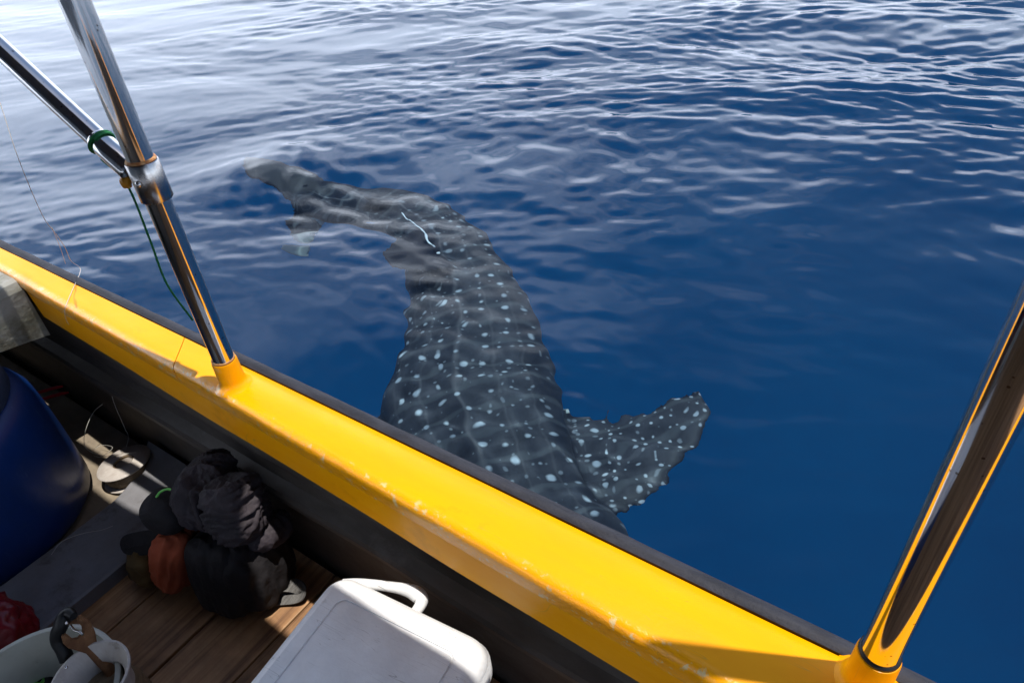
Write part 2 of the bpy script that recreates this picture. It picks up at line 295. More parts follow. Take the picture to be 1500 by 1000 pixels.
def wood(name, seed):
    m = bpy.data.materials.new(name); m.use_nodes = True; t = m.node_tree; b = t.nodes['Principled BSDF']
    c = N(t, 'ShaderNodeTexCoord'); oi = N(t, 'ShaderNodeObjectInfo'); mp = N(t, 'ShaderNodeMapping'); mp.inputs['Scale'].default_value = (55, 2.2, 30)
    off = N(t, 'ShaderNodeVectorMath', operation='SCALE'); cv = N(t, 'ShaderNodeCombineXYZ')
    t.links.new(oi.outputs['Random'], cv.inputs[0]); t.links.new(oi.outputs['Random'], cv.inputs[1]); t.links.new(cv.outputs[0], off.inputs[0]); off.inputs['Scale'].default_value = 37.0
    ad = N(t, 'ShaderNodeVectorMath', operation='ADD'); t.links.new(c.outputs['Object'], ad.inputs[0]); t.links.new(off.outputs[0], ad.inputs[1])
    t.links.new(ad.outputs[0], mp.inputs[0])
    n1 = N(t, 'ShaderNodeTexNoise', i_Scale=1.0, i_Detail=6.0, i_Roughness=0.55, i_Distortion=0.6); t.links.new(mp.outputs[0], n1.inputs['Vector'])
    n2 = N(t, 'ShaderNodeTexNoise', i_Scale=5.0, i_Detail=6.0, i_Roughness=0.65); t.links.new(ad.outputs[0], n2.inputs['Vector'])
    r1 = ramp(t, n1.outputs[0], [(0.30, (0.19, 0.088, 0.038)), (0.48, (0.44, 0.235, 0.105)), (0.75, (0.56, 0.335, 0.165))])
    r2 = ramp(t, n2.outputs[0], [(0.36, (0.30, 0.27, 0.25)), (0.62, (1, 1, 1))])
    mx = N(t, 'ShaderNodeMix', data_type='RGBA', blend_type='MULTIPLY'); mx.inputs[0].default_value = 0.8
    t.links.new(r1.outputs[0], mx.inputs[6]); t.links.new(r2.outputs[0], mx.inputs[7]); t.links.new(mx.outputs[2], b.inputs['Base Color'])
    b.inputs['Roughness'].default_value = 0.6
    bp = N(t, 'ShaderNodeBump', i_Strength=0.35, i_Distance=0.003); t.links.new(n1.outputs[0], bp.inputs['Height']); t.links.new(bp.outputs[0], b.inputs['Normal'])
    return m
M['wood'] = wood('deck_wood', 1)

# ---------------------------------------------------------------- boat frame of reference
# x runs along the gunwale (towards the bow), y inboard, z up from the water
ANG = math.radians(142.35)
AX = np.array([math.cos(ANG), math.sin(ANG), 0]); AY = np.array([-math.sin(ANG), math.cos(ANG), 0]); BO = np.array([0.367, 0.372, 0.0])
def W(x, y, z): return Vector(BO + AX*x + AY*y + np.array([0, 0, z]))
def L(px, py, z):
    q = on(px, py, z)-BO; return np.array([q @ AX, q @ AY, z])
def thing(name, base, label, cat, group=None, rz=0.0):
    o = empty(name, W(*base), ANG+rz); return tag(o, label, cat, group)
def bm_obj(name, bm, mat, parent=None, smooth=False):
    me = bpy.data.meshes.new(name); bmesh.ops.recalc_face_normals(bm, faces=bm.faces); bm.to_mesh(me); bm.free(); return link(name, me, mat, parent, smooth)
def box(name, x0, x1, y0, y1, z0, z1, mat, parent, bevel=0.003, seg=2):
    bm = bmesh.new(); bmesh.ops.create_cube(bm, size=1)
    for v in bm.verts: v.co = ((x0+x1)/2+v.co.x*(x1-x0), (y0+y1)/2+v.co.y*(y1-y0), (z0+z1)/2+v.co.z*(z1-z0))
    if bevel: bmesh.ops.bevel(bm, geom=bm.edges[:], offset=bevel, segments=seg, affect='EDGES', profile=0.5)
    return bm_obj(name, bm, mat, parent)
def sweep(section, xs, fn):
    """section points carried along xs; fn(x, p) -> (x, y, z)"""
    vs_, fs = [], []; n = len(section)
    for x in xs:
        for p in section: vs_.append(fn(x, p))
    for i in range(len(xs)-1):
        for j in range(n):
            a = i*n+j; b2 = i*n+(j+1) % n; fs.append((a, b2, b2+n, a+n))
    fs.append(tuple(range(n))[::-1]); fs.append(tuple(range((len(xs)-1)*n, len(xs)*n)))
    return vs_, fs
def tube(name, pts, r, mat, parent=None, seg=16, smooth=True, radii=None, cap=True):
    pts = [Vector(p) for p in pts]; vs_, fs = [], []; prev = None
    for i, p in enumerate(pts):
        d = (pts[min(i+1, len(pts)-1)]-pts[max(i-1, 0)]).normalized()
        if prev is None:
            u = d.orthogonal().normalized()
        else:
            u = (prev-d*prev.dot(d)).normalized()
        prev = u; w = d.cross(u); rr = radii[i] if radii else r
        for k in range(seg):
            a = 2*math.pi*k/seg; vs_.append(p+(u*math.cos(a)+w*math.sin(a))*rr)
    for i in range(len(pts)-1):
        for k in range(seg): a = i*seg+k; b2 = i*seg+(k+1) % seg; fs.append((a, b2, b2+seg, a+seg))
    if cap: fs.append(tuple(range(seg))[::-1]); fs.append(tuple(range((len(pts)-1)*seg, len(pts)*seg)))
    me = mesh(vs_, fs); o = link(name, me, mat, parent)
    if smooth: shade(me, [len(p.vertices) == 4 for p in me.polygons])
    return o
def catmull(pts, n=8):
    P_ = [Vector(p) for p in pts]; P_ = [P_[0]*2-P_[1]]+P_+[P_[-1]*2-P_[-2]]; out_ = []
    for i in range(1, len(P_)-2):
        for k in range(n):
            u = k/n; a, b, c, d = P_[i-1:i+3]
            out_.append(0.5*((2*b)+(c-a)*u+(2*a-5*b+4*c-d)*u*u+(3*b-a-3*c+d)*u**3))
    out_.append(P_[-2]); return out_
def lathe(name, prof, mat, parent, seg=40, centre=(0, 0, 0), sx=1.0, tilt=None):
    vs_, fs = [], []
    for r, z in prof:
        for k in range(seg): a = 2*math.pi*k/seg; vs_.append(Vector((r*math.cos(a)*sx, r*math.sin(a), z)))
    for i in range(len(prof)-1):
        for k in range(seg): a = i*seg+k; b2 = i*seg+(k+1) % seg; fs.append((a, b2, b2+seg, a+seg))
    if prof[0][0] > 1e-5: fs.append(tuple(range(seg))[::-1])
    if prof[-1][0] > 1e-5: fs.append(tuple(range((len(prof)-1)*seg, len(prof)*seg)))
    if tilt: vs_ = [tilt @ v for v in vs_]
    c = Vector(centre); me = mesh([v+c for v in vs_], fs); o = link(name, me, mat, parent)
    shade(me, [len(p.vertices) == 4 for p in me.polygons])
    return o
from mathutils import noise as mn
def blob(name, c, rad, mat, parent, rot=(0, 0, 0), power=2.6, amp=0.06, freq=6.0, fold=0.0, ffreq=(20, 6, 6), seg=56, seed=0, cut=None, ridge=False):
    """cushion shape with folds: a super-ellipsoid pushed in and out by noise"""
    from mathutils import Euler
    R_ = Euler(rot).to_matrix(); vs_, fs = [], []; nu, nv = seg, seg//2; sd = Vector((seed*3.7, seed*1.9, seed*5.3))
    for j in range(nv+1):
        ph = -math.pi/2+math.pi*j/nv
        for i in range(nu):
            th = 2*math.pi*i/nu; d = Vector((math.cos(ph)*math.cos(th), math.cos(ph)*math.sin(th), math.sin(ph)))
            k = (abs(d.x)**power+abs(d.y)**power+abs(d.z)**power)**(-1/power)
            p = Vector((d.x*k*rad[0], d.y*k*rad[1], d.z*k*rad[2]))
            q = p*freq+sd; n = mn.noise(q)+0.5*mn.noise(q*2.1)
            if fold:
                fq = Vector((p.x*ffreq[0], p.y*ffreq[1], p.z*ffreq[2]))+sd+Vector((n, n, 0))*0.5
                n2 = mn.noise(fq); n2 = (1-abs(n2)*2.4) if ridge else n2
                n += fold/amp*n2 if amp else 0
            p = p+d*amp*n
            if fold: p += d*fold*0.30*(0.5-abs(mn.noise(p*freq*5+sd))*1.6)+d*fold*0.2*mn.noise(p*freq*13)
            vs_.append(R_ @ p+Vector(c))
    for j in range(nv):
        for i in range(nu): a = j*nu+i; b2 = j*nu+(i+1) % nu; fs.append((a, b2, b2+nu, a+nu))
    return link(name, mesh(vs_, fs), mat, parent, smooth=True)

# ---------------------------------------------------------------- boat
def yin(x): return 0.115-0.0265*x
boat = thing('fishing_boat', (0, 0, 0), 'small wooden fishing boat with bright yellow gunwale and black rubber edging', 'boat')
xs_all = list(np.linspace(-1.6, 3.4, 101))
r_ = random.Random(3)
def cap_board(x0, x1, skew):
    sec = [(0.0, -0.028), (0.0, -0.004), (0.03, 0.0), (0.5, 0.0), (0.84, 0.0), (0.905, -0.0010), (0.95, -0.0032), (0.982, -0.0075), (1.0, -0.015), (0.995, -0.028)]
    def fn(x, p):
        w = mn.noise(Vector((x*9, 1.3, 0)))*0.0016 if p[0] > 0.9 else 0
        y = 0.004+(yin(x)-0.004)*p[0]+w
        return (x+skew*(y-0.05), y, GUN_Z+p[1]+mn.noise(Vector((x*5, p[0]*3, 7)))*0.0008)
    v, f = sweep(sec, np.linspace(x0, x1, max(8, int((x1-x0)/0.02))), fn)
    o = link('gunwale_board', mesh(v, f), M['yellow'], boat); shade(o.data, [len(p.vertices) == 4 for p in o.data.polygons])
    return o
cap_board(-1.6, 1.268, -0.9); cap_board(1.2705, 3.4, -0.9)
# rubbing strip, half round, outboard of the boards
sec = [(-0.024+0.014*(1-math.cos(a))*1.0, 0.0) for a in ()]
sec = [(0.0035, -0.03), (0.0035, 0.001), (-0.003, 0.0045), (-0.011, 0.004), (-0.018, 0.0), (-0.0225, -0.007), (-0.024, -0.016), (-0.022, -0.03)]
v, f = sweep(sec, np.linspace(-1.6, 3.4, 260), lambda x, p: (x, p[0]+mn.noise(Vector((x*14, 3, 1)))*0.0012*(p[0] < 0), GUN_Z+p[1]+mn.noise(Vector((x*20, 9, 2)))*0.0010))
o = link('rubbing_strip', mesh(v, f), M['rubber'], boat); shade(o.data, [len(p.vertices) == 4 for p in o.data.polygons])
# painted fascia under the inner edge of the gunwale
sec = [(-0.006, -0.0285), (-0.010, -0.125), (-0.016, -0.131), (-0.040, -0.131), (-0.040, -0.0285)]
v, f = sweep(sec, np.linspace(-1.6, 1.93, 120), lambda x, p: (x, yin(x)+p[0]+mn.noise(Vector((x*4, p[1]*12, 5)))*0.0025, GUN_Z+p[1]))
link('fascia_board', mesh(v, f), M['yellow'], boat)
# inner lining with a stringer
sec = [(-0.043, -0.13), (-0.060, -0.26), (-0.056, -0.292), (-0.030, -0.300), (-0.026, -0.312), (-0.030, -0.335), (-0.055, -0.345), (-0.052, -0.50), (-0.050, -0.62), (-0.10, -0.62), (-0.10, -0.13)]
v, f = sweep(sec, np.linspace(-1.6, 3.4, 140), lambda x, p: (x, 0.092-0.006*x+p[0]+mn.noise(Vector((x*3, p[1]*9, 8)))*0.004, GUN_Z+p[1]))
o = link('hull_lining', mesh(v, f), M['lining'], boat)
# outer planking down into the water, and the far side of the boat behind the camera
v, f = sweep([(-0.006, -0.031), (-0.010, -0.40), (-0.004, -0.66), (0.10, -0.78), (0.22, -0.80), (0.22, -0.78), (0.11, -0.76), (0.010, -0.65), (0.004, -0.40), (0.010, -0.031)], np.linspace(-1.6, 3.4, 30), lambda x, p: (x, p[0], GUN_Z+p[1]))
link('hull_planking', mesh(v, f), M['hull_out'], boat)
v, f = sweep([(0.012, -0.031), (0.012, -0.30), (-0.05, -0.70), (-0.22, -0.80), (-0.22, -0.78), (-0.07, -0.68), (-0.004, -0.30), (-0.004, -0.031)], np.linspace(-1.6, 3.4, 30), lambda x, p: (x, 1.75+p[0], GUN_Z+p[1]))
link('hull_planking', mesh(v, f), M['lining'], boat)
box('gunwale_board', -1.6, 3.4, 1.66, 1.77, GUN_Z-0.028, GUN_Z, M['yellow'], boat)
box('transom', -1.625, -1.603, 0.02, 1.74, -0.12, 0.62, M['lining'], boat)
box('fore_bulkhead', 3.403, 3.425, 0.02, 1.74, -0.12, 0.62, M['lining'], boat)
box('bottom_boarding', -1.6, 3.4, 0.21, 1.54, -0.148, -0.128, M['lining'], boat, bevel=0)
# floor planks laid across the boat, each its own board
FLOOR = 0.10
edges = [1.475, 1.342, 1.168, 1.005, 0.842, 0.676, 0.512, 0.350, 0.185, 0.02, -0.145, -0.31, -0.48, -0.65, -0.815, -0.98, -1.14, -1.31, -1.47, -1.60]
for i in range(len(edges)-1):
    g = 0.0022+0.001*r_.random()
    o = box('floor_plank', edges[i+1]+g, edges[i]-g, 0.048, 1.66, FLOOR-0.022, FLOOR+r_.uniform(-0.0015, 0.0015), M['wood'], boat, bevel=0.0025)
box('bilge_floor', 1.60, 3.4, 0.045, 1.69, 0.075, 0.11, M['bilge'], boat, bevel=0)
# transverse rib with a knee curving up the hull side
ys = np.concatenate([np.linspace(0.046, 0.30, 22), np.linspace(0.34, 1.68, 8)])
def rib_z(y): return 0.14+0.03*max(0.0, (0.16-y)/0.115)**2
vs_, fs = [], []
for y in ys:
    z = rib_z(y); sh = 0.45*max(0.0, (0.22-y)/0.175)**1.5
    for (x, zz) in ((1.44+sh*0.02, 0.061), (1.44+sh*0.02, z-0.004), (1.446+sh*0.02, z), (1.634+sh*0.2, z), (1.64+sh*0.2, z-0.004), (1.64+sh*0.2, 0.061)): vs_.append((x+mn.noise(Vector((y*5, zz*4, x)))*0.004, y, zz))
n = 6
for i in range(len(ys)-1):
    for j in range(n): a = i*n+j; b2 = i*n+(j+1) % n; fs.append((a, b2, b2+n, a+n))
fs.append(tuple(range(n))); fs.append(tuple(range((len(ys)-1)*n, len(ys)*n))[::-1])
link('transverse_rib', mesh(vs_, fs), M['rib'], boat)
# fore deck beam with an arched underside
ys = np.linspace(0.062, 1.70, 30); vs_, fs = [], []
for y in ys:
    zb = 0.47+0.06*math.sin(min(1, (y-0.06)/0.5)*math.pi/2)
    for (x, z) in ((1.938, zb), (1.928, 0.615), (1.936, 0.636), (1.95, 0.640), (2.16, 0.640), (2.16, zb)): vs_.append((x+mn.noise(Vector((y*14, z*14, 0)))*0.005, y, z))
for i in range(len(ys)-1):
    for j in range(6): a = i*6+j; b2 = i*6+(j+1) % 6; fs.append((a, b2, b2+6, a+6))
fs.append(tuple(range(6))); fs.append(tuple(range(29*6, 30*6))[::-1])
link('deck_beam', mesh(vs_, fs), M['deck'], boat)
for i in range(6):
    box('deck_plank', 2.165+i*0.2, 2.362+i*0.2, 0.062, 1.66, 0.615, 0.638+0.001*(i % 2), M['deck'], boat, bevel=0.002)
# pole sockets, yellow painted, flaring into the gunwale
PL = (1.088, 0.050); PR = (-0.004, 0.020)
for (x, y) in (PL, PR):
    prof = [(0.036, -0.002), (0.030, 0.0025), (0.0255, 0.008), (0.0235, 0.018), (0.0228, 0.056), (0.0218, 0.060), (0.0194, 0.0605)]
    lathe('pole_socket', prof, M['yellow'], boat, centre=(x, y, GUN_Z), seg=36)

# ---------------------------------------------------------------- awning on stainless poles
aw = thing('awning', (PL[0], PL[1], GUN_Z+0.05), 'stainless steel awning poles with clamp and brace rising from the yellow gunwale', 'awning')
A0 = np.array([PL[0], PL[1], GUN_Z+0.05])
def al(x, y, z): return Vector((x-A0[0], y-A0[1], z-A0[2]))
CAN_Z = 2.0
for k_, (x, y) in enumerate((PL, PR)):
    p = tube('pole', [al(x, y, GUN_Z+0.03), al(x-0.04*(k_ == 0), y, CAN_Z-0.02)], 0.019, M['steel'], aw, seg=40)
    tag(p, 'stainless steel pole with a brace clamped to it' if k_ == 0 else 'polished stainless steel pole reflecting yellow paint')
    lathe('sealant_ring', [(0.0192, 0.0), (0.0212, 0.0015), (0.0212, 0.004), (0.0192, 0.0055)], M['rust'] if k_ == 0 else M['buckle'], aw, centre=al(x, y, GUN_Z+0.0603), seg=32)
CZ = 1.062
PLC = (PL[0]-0.04*(CZ-GUN_Z)/(CAN_Z-GUN_Z), PL[1])
cl_ = lathe('clamp', [(0.0195, -0.030), (0.0228, -0.030), (0.0238, -0.029), (0.0238, 0.029), (0.0228, 0.030), (0.0195, 0.030)], M['dull_steel'], aw, centre=al(PLC[0], PLC[1], CZ), seg=36)
lathe('weld_bead', [(0.0192, 0.0), (0.0222, 0.001), (0.0212, 0.004), (0.0192, 0.005)], M['rust'], cl_, centre=al(PLC[0], PLC[1], CZ+0.030), seg=36)
lathe('bolt', [(0.0, 0.004), (0.0035, 0.004), (0.005, 0.002), (0.005, -0.001)], M['dull_steel'], cl_, centre=al(PLC[0]-0.010, PLC[1]+0.0222, CZ+0.004), seg=12, tilt=Matrix.Rotation(math.radians(-90), 3, 'X'))
bd = Vector((0.228, 0.0, 0.142)).normalized(); b0 = Vector((PLC[0]+0.040, PLC[1], CZ+0.006))
def ab(v): return al(*v)
tube('brace', [ab(b0+bd*0.03), ab(b0+bd*1.75)], 0.0165, M['steel'], aw, seg=36)
tube('brace_sleeve', [ab(b0+bd*0.0), ab(b0+bd*0.004), ab(b0+bd*0.075), ab(b0+bd*0.078)], 0.0185, M['steel'], aw, seg=36, radii=[0.0165, 0.0185, 0.0185, 0.0168])
box('clamp_lug', PLC[0]+0.02-A0[0], PLC[0]+0.056-A0[0], -0.004, 0.004, CZ-0.014-A0[2], CZ+0.02-A0[2], M['steel'], aw, bevel=0.002)
tube('top_rail', [al(-1.5, 0.10, CAN_Z-0.02), al(3.3, 0.10, CAN_Z-0.02)], 0.017, M['steel'], aw, seg=16)
# tarp: its seaward edge runs just inboard of the poles and bulges out beside the forward pole, shaped to shade the backpack
xs_ = np.linspace(-1.5, 3.3, 97); vs_, fs = [], []
def edge_y(x):
    b_ = 1/(1+math.exp(-(x-0.815)/0.012))*1/(1+math.exp((x-1.17)/0.03))
    return 0.072-0.092*b_+0.006*mn.noise(Vector((x*6, 0, 0)))
for x in xs_:
    for q in np.linspace(0, 1, 8): vs_.append(al(x, edge_y(x)+(1.72-edge_y(x))*q, CAN_Z+0.12*math.sin(q*math.pi)))
    vs_.append(al(x, 1.745+0.02*math.sin(x*9), 0.92+0.02*math.sin(x*5)))      # unseen flap added on the far side to darken the boat's inside
for i in range(len(xs_)-1):
    for j in range(8): a = i*9+j; fs.append((a, a+9, a+10, a+1))
tp = link('tarp', mesh(vs_, fs), M['tarp'], aw); sd_ = tp.modifiers.new('thickness', 'SOLIDIFY'); sd_.thickness = 0.004
for y in (1.70,):
    for x in (PL[0], PR[0]): tube('pole', [al(x, y, GUN_Z-0.03), al(x, y, CAN_Z)], 0.019, M['steel'], aw, seg=16)

# green cord: a turn round the brace, then down to the foot of the pole
gc = thing('green_cord', (PL[0]+0.05, PL[1], CZ), 'thin green cord tied round the steel brace and hanging beside the pole', 'cord')
G0 = Vector((PL[0]+0.05, PL[1], CZ)); u1 = bd.orthogonal().normalized(); u2 = bd.cross(u1); cc = b0+bd*0.066
pts = [cc+(u1*math.cos(a)+u2*math.sin(a))*0.0198+bd*0.004*a/6.28-G0 for a in np.linspace(0, 2*math.pi*1.5, 40)]
tube('wrap', pts, 0.0020, M['green_rope'], gc, seg=8)
c2 = b0+bd*0.012+Vector((0, 0.0, -0.020))
end_ = Vector((PL[0]+0.028, PL[1]+0.01, GUN_Z+0.145))
tube('tail', catmull([cc+Vector((0, 0.012, -0.020))-G0, c2+Vector((0.0, 0.012, -0.004))-G0, (c2*0.6+end_*0.4)+Vector((0.012, 0.008, 0))-G0, (c2*0.3+end_*0.7)+Vector((0.010, 0.012, 0))-G0, end_-G0], 8), 0.0019, M['green_rope'], gc, seg=8)
blob('tape_knot', c2+Vector((0, 0.012, 0.0))-G0, (0.008, 0.007, 0.010), M['orange_tape'], gc, amp=0.002, freq=150, seg=20)

# ---------------------------------------------------------------- whale shark under the surface
def und(px, py, d): return Vector(under(px, py, d))
st = [(735, 735, 126, .50), (692, 600, 131, .50), (690, 550, 120, .49), (690, 500, 101, .48), (681, 450, 87, .46), (668, 400, 73, .44),
      (642, 348, 60, .42), (592, 310, 54, .42), (525, 296, 48, .42), (462, 284, 38, .40)]
ctr, hw = [], []
for px, py, w, d in st:
    p = und(px, py, d); ctr.append(p); v = RC.T @ (np.array(p)-CC); hw.append(w*v[2]/F_PX*0.97)
d0 = (ctr[0]-ctr[1]).normalized(); d0.z = 0
head = [(0.72, 0.10), (0.66, 0.24), (0.50, 0.325), (0.25, 0.345)]
ctr = [ctr[0]+d0*a+Vector((0, 0, -0.03)) for a, _ in head]+ctr; hw = [b for _, b in head]+hw
cl_s = catmull(ctr, 6); hws = [v.x for v in catmull([(h, 0, 0) for h in hw], 6)]
S_LEN = [0.0]
for i in range(1, len(cl_s)): S_LEN.append(S_LEN[-1]+(cl_s[i]-cl_s[i-1]).length)
ROLL = math.radians(10)
frames = []
for i, p in enumerate(cl_s):
    d = (cl_s[min(i+1, len(cl_s)-1)]-cl_s[max(i-1, 0)]).normalized(); side = d.cross(Vector((0, 0, 1))).normalized(); upv = side.cross(d).normalized()
    frames.append((d, side*math.cos(ROLL)-upv*math.sin(ROLL)*(-1), upv*math.cos(ROLL)+side*math.sin(ROLL)*(-1)))
vs_, fs = [], []; NS = 40
for p, h, (d, sd, u) in zip(cl_s, hws, frames):
    for k in range(NS):
        a = 2*math.pi*k/NS; ca, sa = math.cos(a), math.sin(a)
        x = h*math.copysign(abs(ca)**0.85, ca); z = h*(0.62 if sa > 0 else 0.66)*math.copysign(abs(sa)**0.95, sa)
        if sa > 0:                                   # dorsal ridge and the two keels along each flank
            z += 0.030*math.exp(-(x/(0.08*h+0.01))**2)*min(1, h/0.2)
            for q in (0.50, 0.80): z += 0.012*math.exp(-((abs(x)-q*h)/(0.06*h+0.006))**2)*min(1, h/0.2)
        vs_.append(p+sd*x+u*z)
for i in range(len(cl_s)-1):
    for k in range(NS): a = i*NS+k; b2 = i*NS+(k+1) % NS; fs.append((a, b2, b2+NS, a+NS))
fs.append(tuple(range(NS))[::-1]); fs.append(tuple(range((len(cl_s)-1)*NS, len(cl_s)*NS)))
fin_pts = []
def fin(le, te, thick, n=14):
    """lens-section fin lofted between leading- and trailing-edge points, root to tip"""
    base = len(vs_); le = catmull(le, 5); te = catmull(te, 5); ns = len(le)
    for i in range(ns):
        a, b = le[i], te[i]; ch = b-a; j0, j1 = max(i-1, 0), min(i+1, ns-1)
        span = (le[j1]+te[j1]-le[j0]-te[j0]).normalized(); nrm = ch.cross(span).normalized(); tk = thick*(1-0.55*i/(ns-1))
        for k in range(n):
            t_ = k/(n/2); up_ = t_ <= 1; t_ = t_ if up_ else 2-t_
            vs_.append(a+ch*t_+nrm*(1 if up_ else -1)*tk*(0.38+0.62*math.sin(math.pi*min(1, t_**0.7))))
        fin_pts.append(((a+b)/2, ch.length))
    for i in range(ns-1):
        for k in range(n): a = base+i*n+k; b2 = base+i*n+(k+1) % n; fs.append((a, b2, b2+n, a+n))
    fs.append(tuple(range(base, base+n))[::-1]); fs.append(tuple(range(base+(ns-1)*n, base+ns*n)))
# near pectoral fin, spread to the side
fin([und(790, 770, .55), und(862, 778, .54), und(924, 750, .51), und(974, 706, .48), und(1020, 654, .45), und(1044, 606, .43)],
    [und(770, 600, .55), und(825, 592, .54), und(872, 601, .52), und(938, 598, .49), und(990, 577, .46), und(1022, 562, .43)], 0.030)
# far pectoral fin, mostly hidden by the boat
fin([und(640, 760, .55), und(570, 760, .55), und(520, 720, .56), und(490, 660, .57)],
    [und(640, 620, .55), und(580, 622, .55), und(540, 603, .56), und(505, 610, .57)], 0.028)
# first dorsal fin, flopped over to one side
fin([und(674, 408, .34), und(660, 398, .23), und(618, 402, .15), und(574, 394, .09)],
    [und(628, 334, .34), und(612, 330, .23), und(584, 344, .15), und(556, 366, .09)], 0.022)
# second dorsal fin
fin([und(585, 304, .36), und(572, 297, .26), und(545, 288, .17)], [und(545, 296, .36), und(540, 290, .28), und(528, 284, .19)], 0.014)
# tail fin: upper lobe reaching the surface, lower lobe hanging below
fin([und(505, 270, .30), und(440, 250, .20), und(395, 240, .12), und(362, 233, .05)], [und(470, 312, .46), und(420, 296, .34), und(385, 272, .20), und(356, 252, .09)], 0.030)
fin([und(500, 300, .42), und(470, 330, .60), und(450, 374, .90)], [und(430, 285, .36), und(413, 320, .55), und(417, 366, .88)], 0.026)
tmp = bpy.data.objects.new('tmp', mesh(vs_, fs)); COL.objects.link(tmp)
rm = tmp.modifiers.new('r', 'REMESH'); rm.mode = 'VOXEL'; rm.voxel_size = 0.013; rm.use_smooth_shade = True
smo = tmp.modifiers.new('s', 'SMOOTH'); smo.factor = 0.5; smo.iterations = 5
sme = bpy.data.meshes.new_from_object(tmp.evaluated_get(bpy.context.evaluated_depsgraph_get())); bpy.data.objects.remove(tmp)
co = np.zeros(len(sme.vertices)*3); sme.vertices.foreach_get('co', co); co = co.reshape(-1, 3)
CL = np.array([list(p) for p in cl_s]); FS = np.array([list(f_[1]) for f_ in frames]); FU = np.array([list(f_[2]) for f_ in frames]); HW = np.array(hws); SL = np.array(S_LEN)
pat = np.zeros((len(co), 3))
for a in range(0, len(co), 20000):
    q = co[a:a+20000]; dd = ((q[:, None, :]-CL[None])**2).sum(-1); i = dd.argmin(1); rel = q-CL[i]
    lat = (rel*FS[i]).sum(1); upc = (rel*FU[i]).sum(1); dist_ = np.sqrt(dd.min(1))
    pat[a:a+20000, 0] = SL[i]+(rel*np.array([list(f_[0]) for f_ in frames])[i]).sum(1); pat[a:a+20000, 1] = lat
    pat[a:a+20000, 2] = np.clip((np.abs(lat)/HW[i]-1.02)/0.12, 0, 1)-2.0*(upc < -0.30*HW[i])*(np.abs(lat) < 1.05*HW[i])
tip = (co[:, 2] < -0.70) & (pat[:, 0] > 2.3); pat[tip, 2] = -2.0       # pale tip of the lower tail lobe
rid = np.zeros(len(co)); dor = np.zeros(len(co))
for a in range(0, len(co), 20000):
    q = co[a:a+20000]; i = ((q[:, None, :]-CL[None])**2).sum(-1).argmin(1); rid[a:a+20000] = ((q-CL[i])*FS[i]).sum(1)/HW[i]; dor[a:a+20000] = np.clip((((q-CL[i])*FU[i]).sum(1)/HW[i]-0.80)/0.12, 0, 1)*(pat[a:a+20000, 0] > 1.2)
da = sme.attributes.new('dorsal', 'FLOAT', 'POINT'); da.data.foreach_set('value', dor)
ra = sme.attributes.new('across', 'FLOAT', 'POINT'); ra.data.foreach_set('value', rid)
at = sme.attributes.new('pattern', 'FLOAT_VECTOR', 'POINT'); at.data.foreach_set('vector', pat.ravel())
sm_ = bpy.data.materials.new('shark_skin'); sm_.use_nodes = True; t = sm_.node_tree; b = t.nodes['Principled BSDF']
an = N(t, 'ShaderNodeAttribute', attribute_name='pattern'); sp = N(t, 'ShaderNodeSeparateXYZ'); t.links.new(an.outputs['Vector'], sp.inputs[0])
pv = N(t, 'ShaderNodeCombineXYZ'); t.links.new(sp.outputs[0], pv.inputs[0]); t.links.new(sp.outputs[1], pv.inputs[1])
def spots(scale, rnd, lo, hi):
    vo = N(t, 'ShaderNodeTexVoronoi', i_Scale=scale, i_Randomness=rnd); vo.voronoi_dimensions = '2D'
    nz = N(t, 'ShaderNodeTexNoise', i_Scale=28.0, i_Detail=2.0); t.links.new(pv.outputs[0], nz.inputs['Vector'])
    mxv = N(t, 'ShaderNodeVectorMath', operation='MULTIPLY_ADD'); t.links.new(nz.outputs['Color'], mxv.inputs[0]); mxv.inputs[1].default_value = (0.007, 0.007, 0); t.links.new(pv.outputs[0], mxv.inputs[2])
    t.links.new(mxv.outputs[0], vo.inputs['Vector'])
    sc = N(t, 'ShaderNodeSeparateColor'); t.links.new(vo.outputs['Color'], sc.inputs[0])
    mr = N(t, 'ShaderNodeMapRange'); mr.inputs[3].default_value = lo; mr.inputs[4].default_value = hi; t.links.new(sc.outputs[0], mr.inputs[0])
    df = N(t, 'ShaderNodeMath', operation='SUBTRACT'); t.links.new(mr.outputs[0], df.inputs[0]); t.links.new(vo.outputs['Distance'], df.inputs[1])
    st_ = N(t, 'ShaderNodeMapRange'); st_.inputs[1].default_value = -0.03; st_.inputs[2].default_value = 0.07; t.links.new(df.outputs[0], st_.inputs[0])
    return st_.outputs[0]
sa_, sb_, sf_ = spots(12.0, 0.42, 0.06, 0.19), spots(21.0, 0.5, 0.09, 0.22), spots(22.0, 0.7, -0.08, 0.18)
fm = N(t, 'ShaderNodeMix', data_type='FLOAT'); t.links.new(sp.outputs[2], fm.inputs[0]); t.links.new(sa_, fm.inputs[2]); t.links.new(sb_, fm.inputs[3]); fm.clamp_factor = True
fa = N(t, 'ShaderNodeMath', operation='MULTIPLY'); t.links.new(sf_, fa.inputs[0]); fa.inputs[1].default_value = 0.40
fx = N(t, 'ShaderNodeMath', operation='MAXIMUM'); t.links.new(fm.outputs[0], fx.inputs[0]); t.links.new(fa.outputs[0], fx.inputs[1])
sf2 = N(t, 'ShaderNodeMapRange'); sf2.inputs[1].default_value = 1.75; sf2.inputs[2].default_value = 3.0; sf2.inputs[3].default_value = 1.0; sf2.inputs[4].default_value = 0.12; t.links.new(sp.outputs[0], sf2.inputs[0])   # the tail is plain
fy = N(t, 'ShaderNodeMath', operation='MULTIPLY'); t.links.new(fx.outputs[0], fy.inputs[0]); t.links.new(sf2.outputs[0], fy.inputs[1]); fm = fy
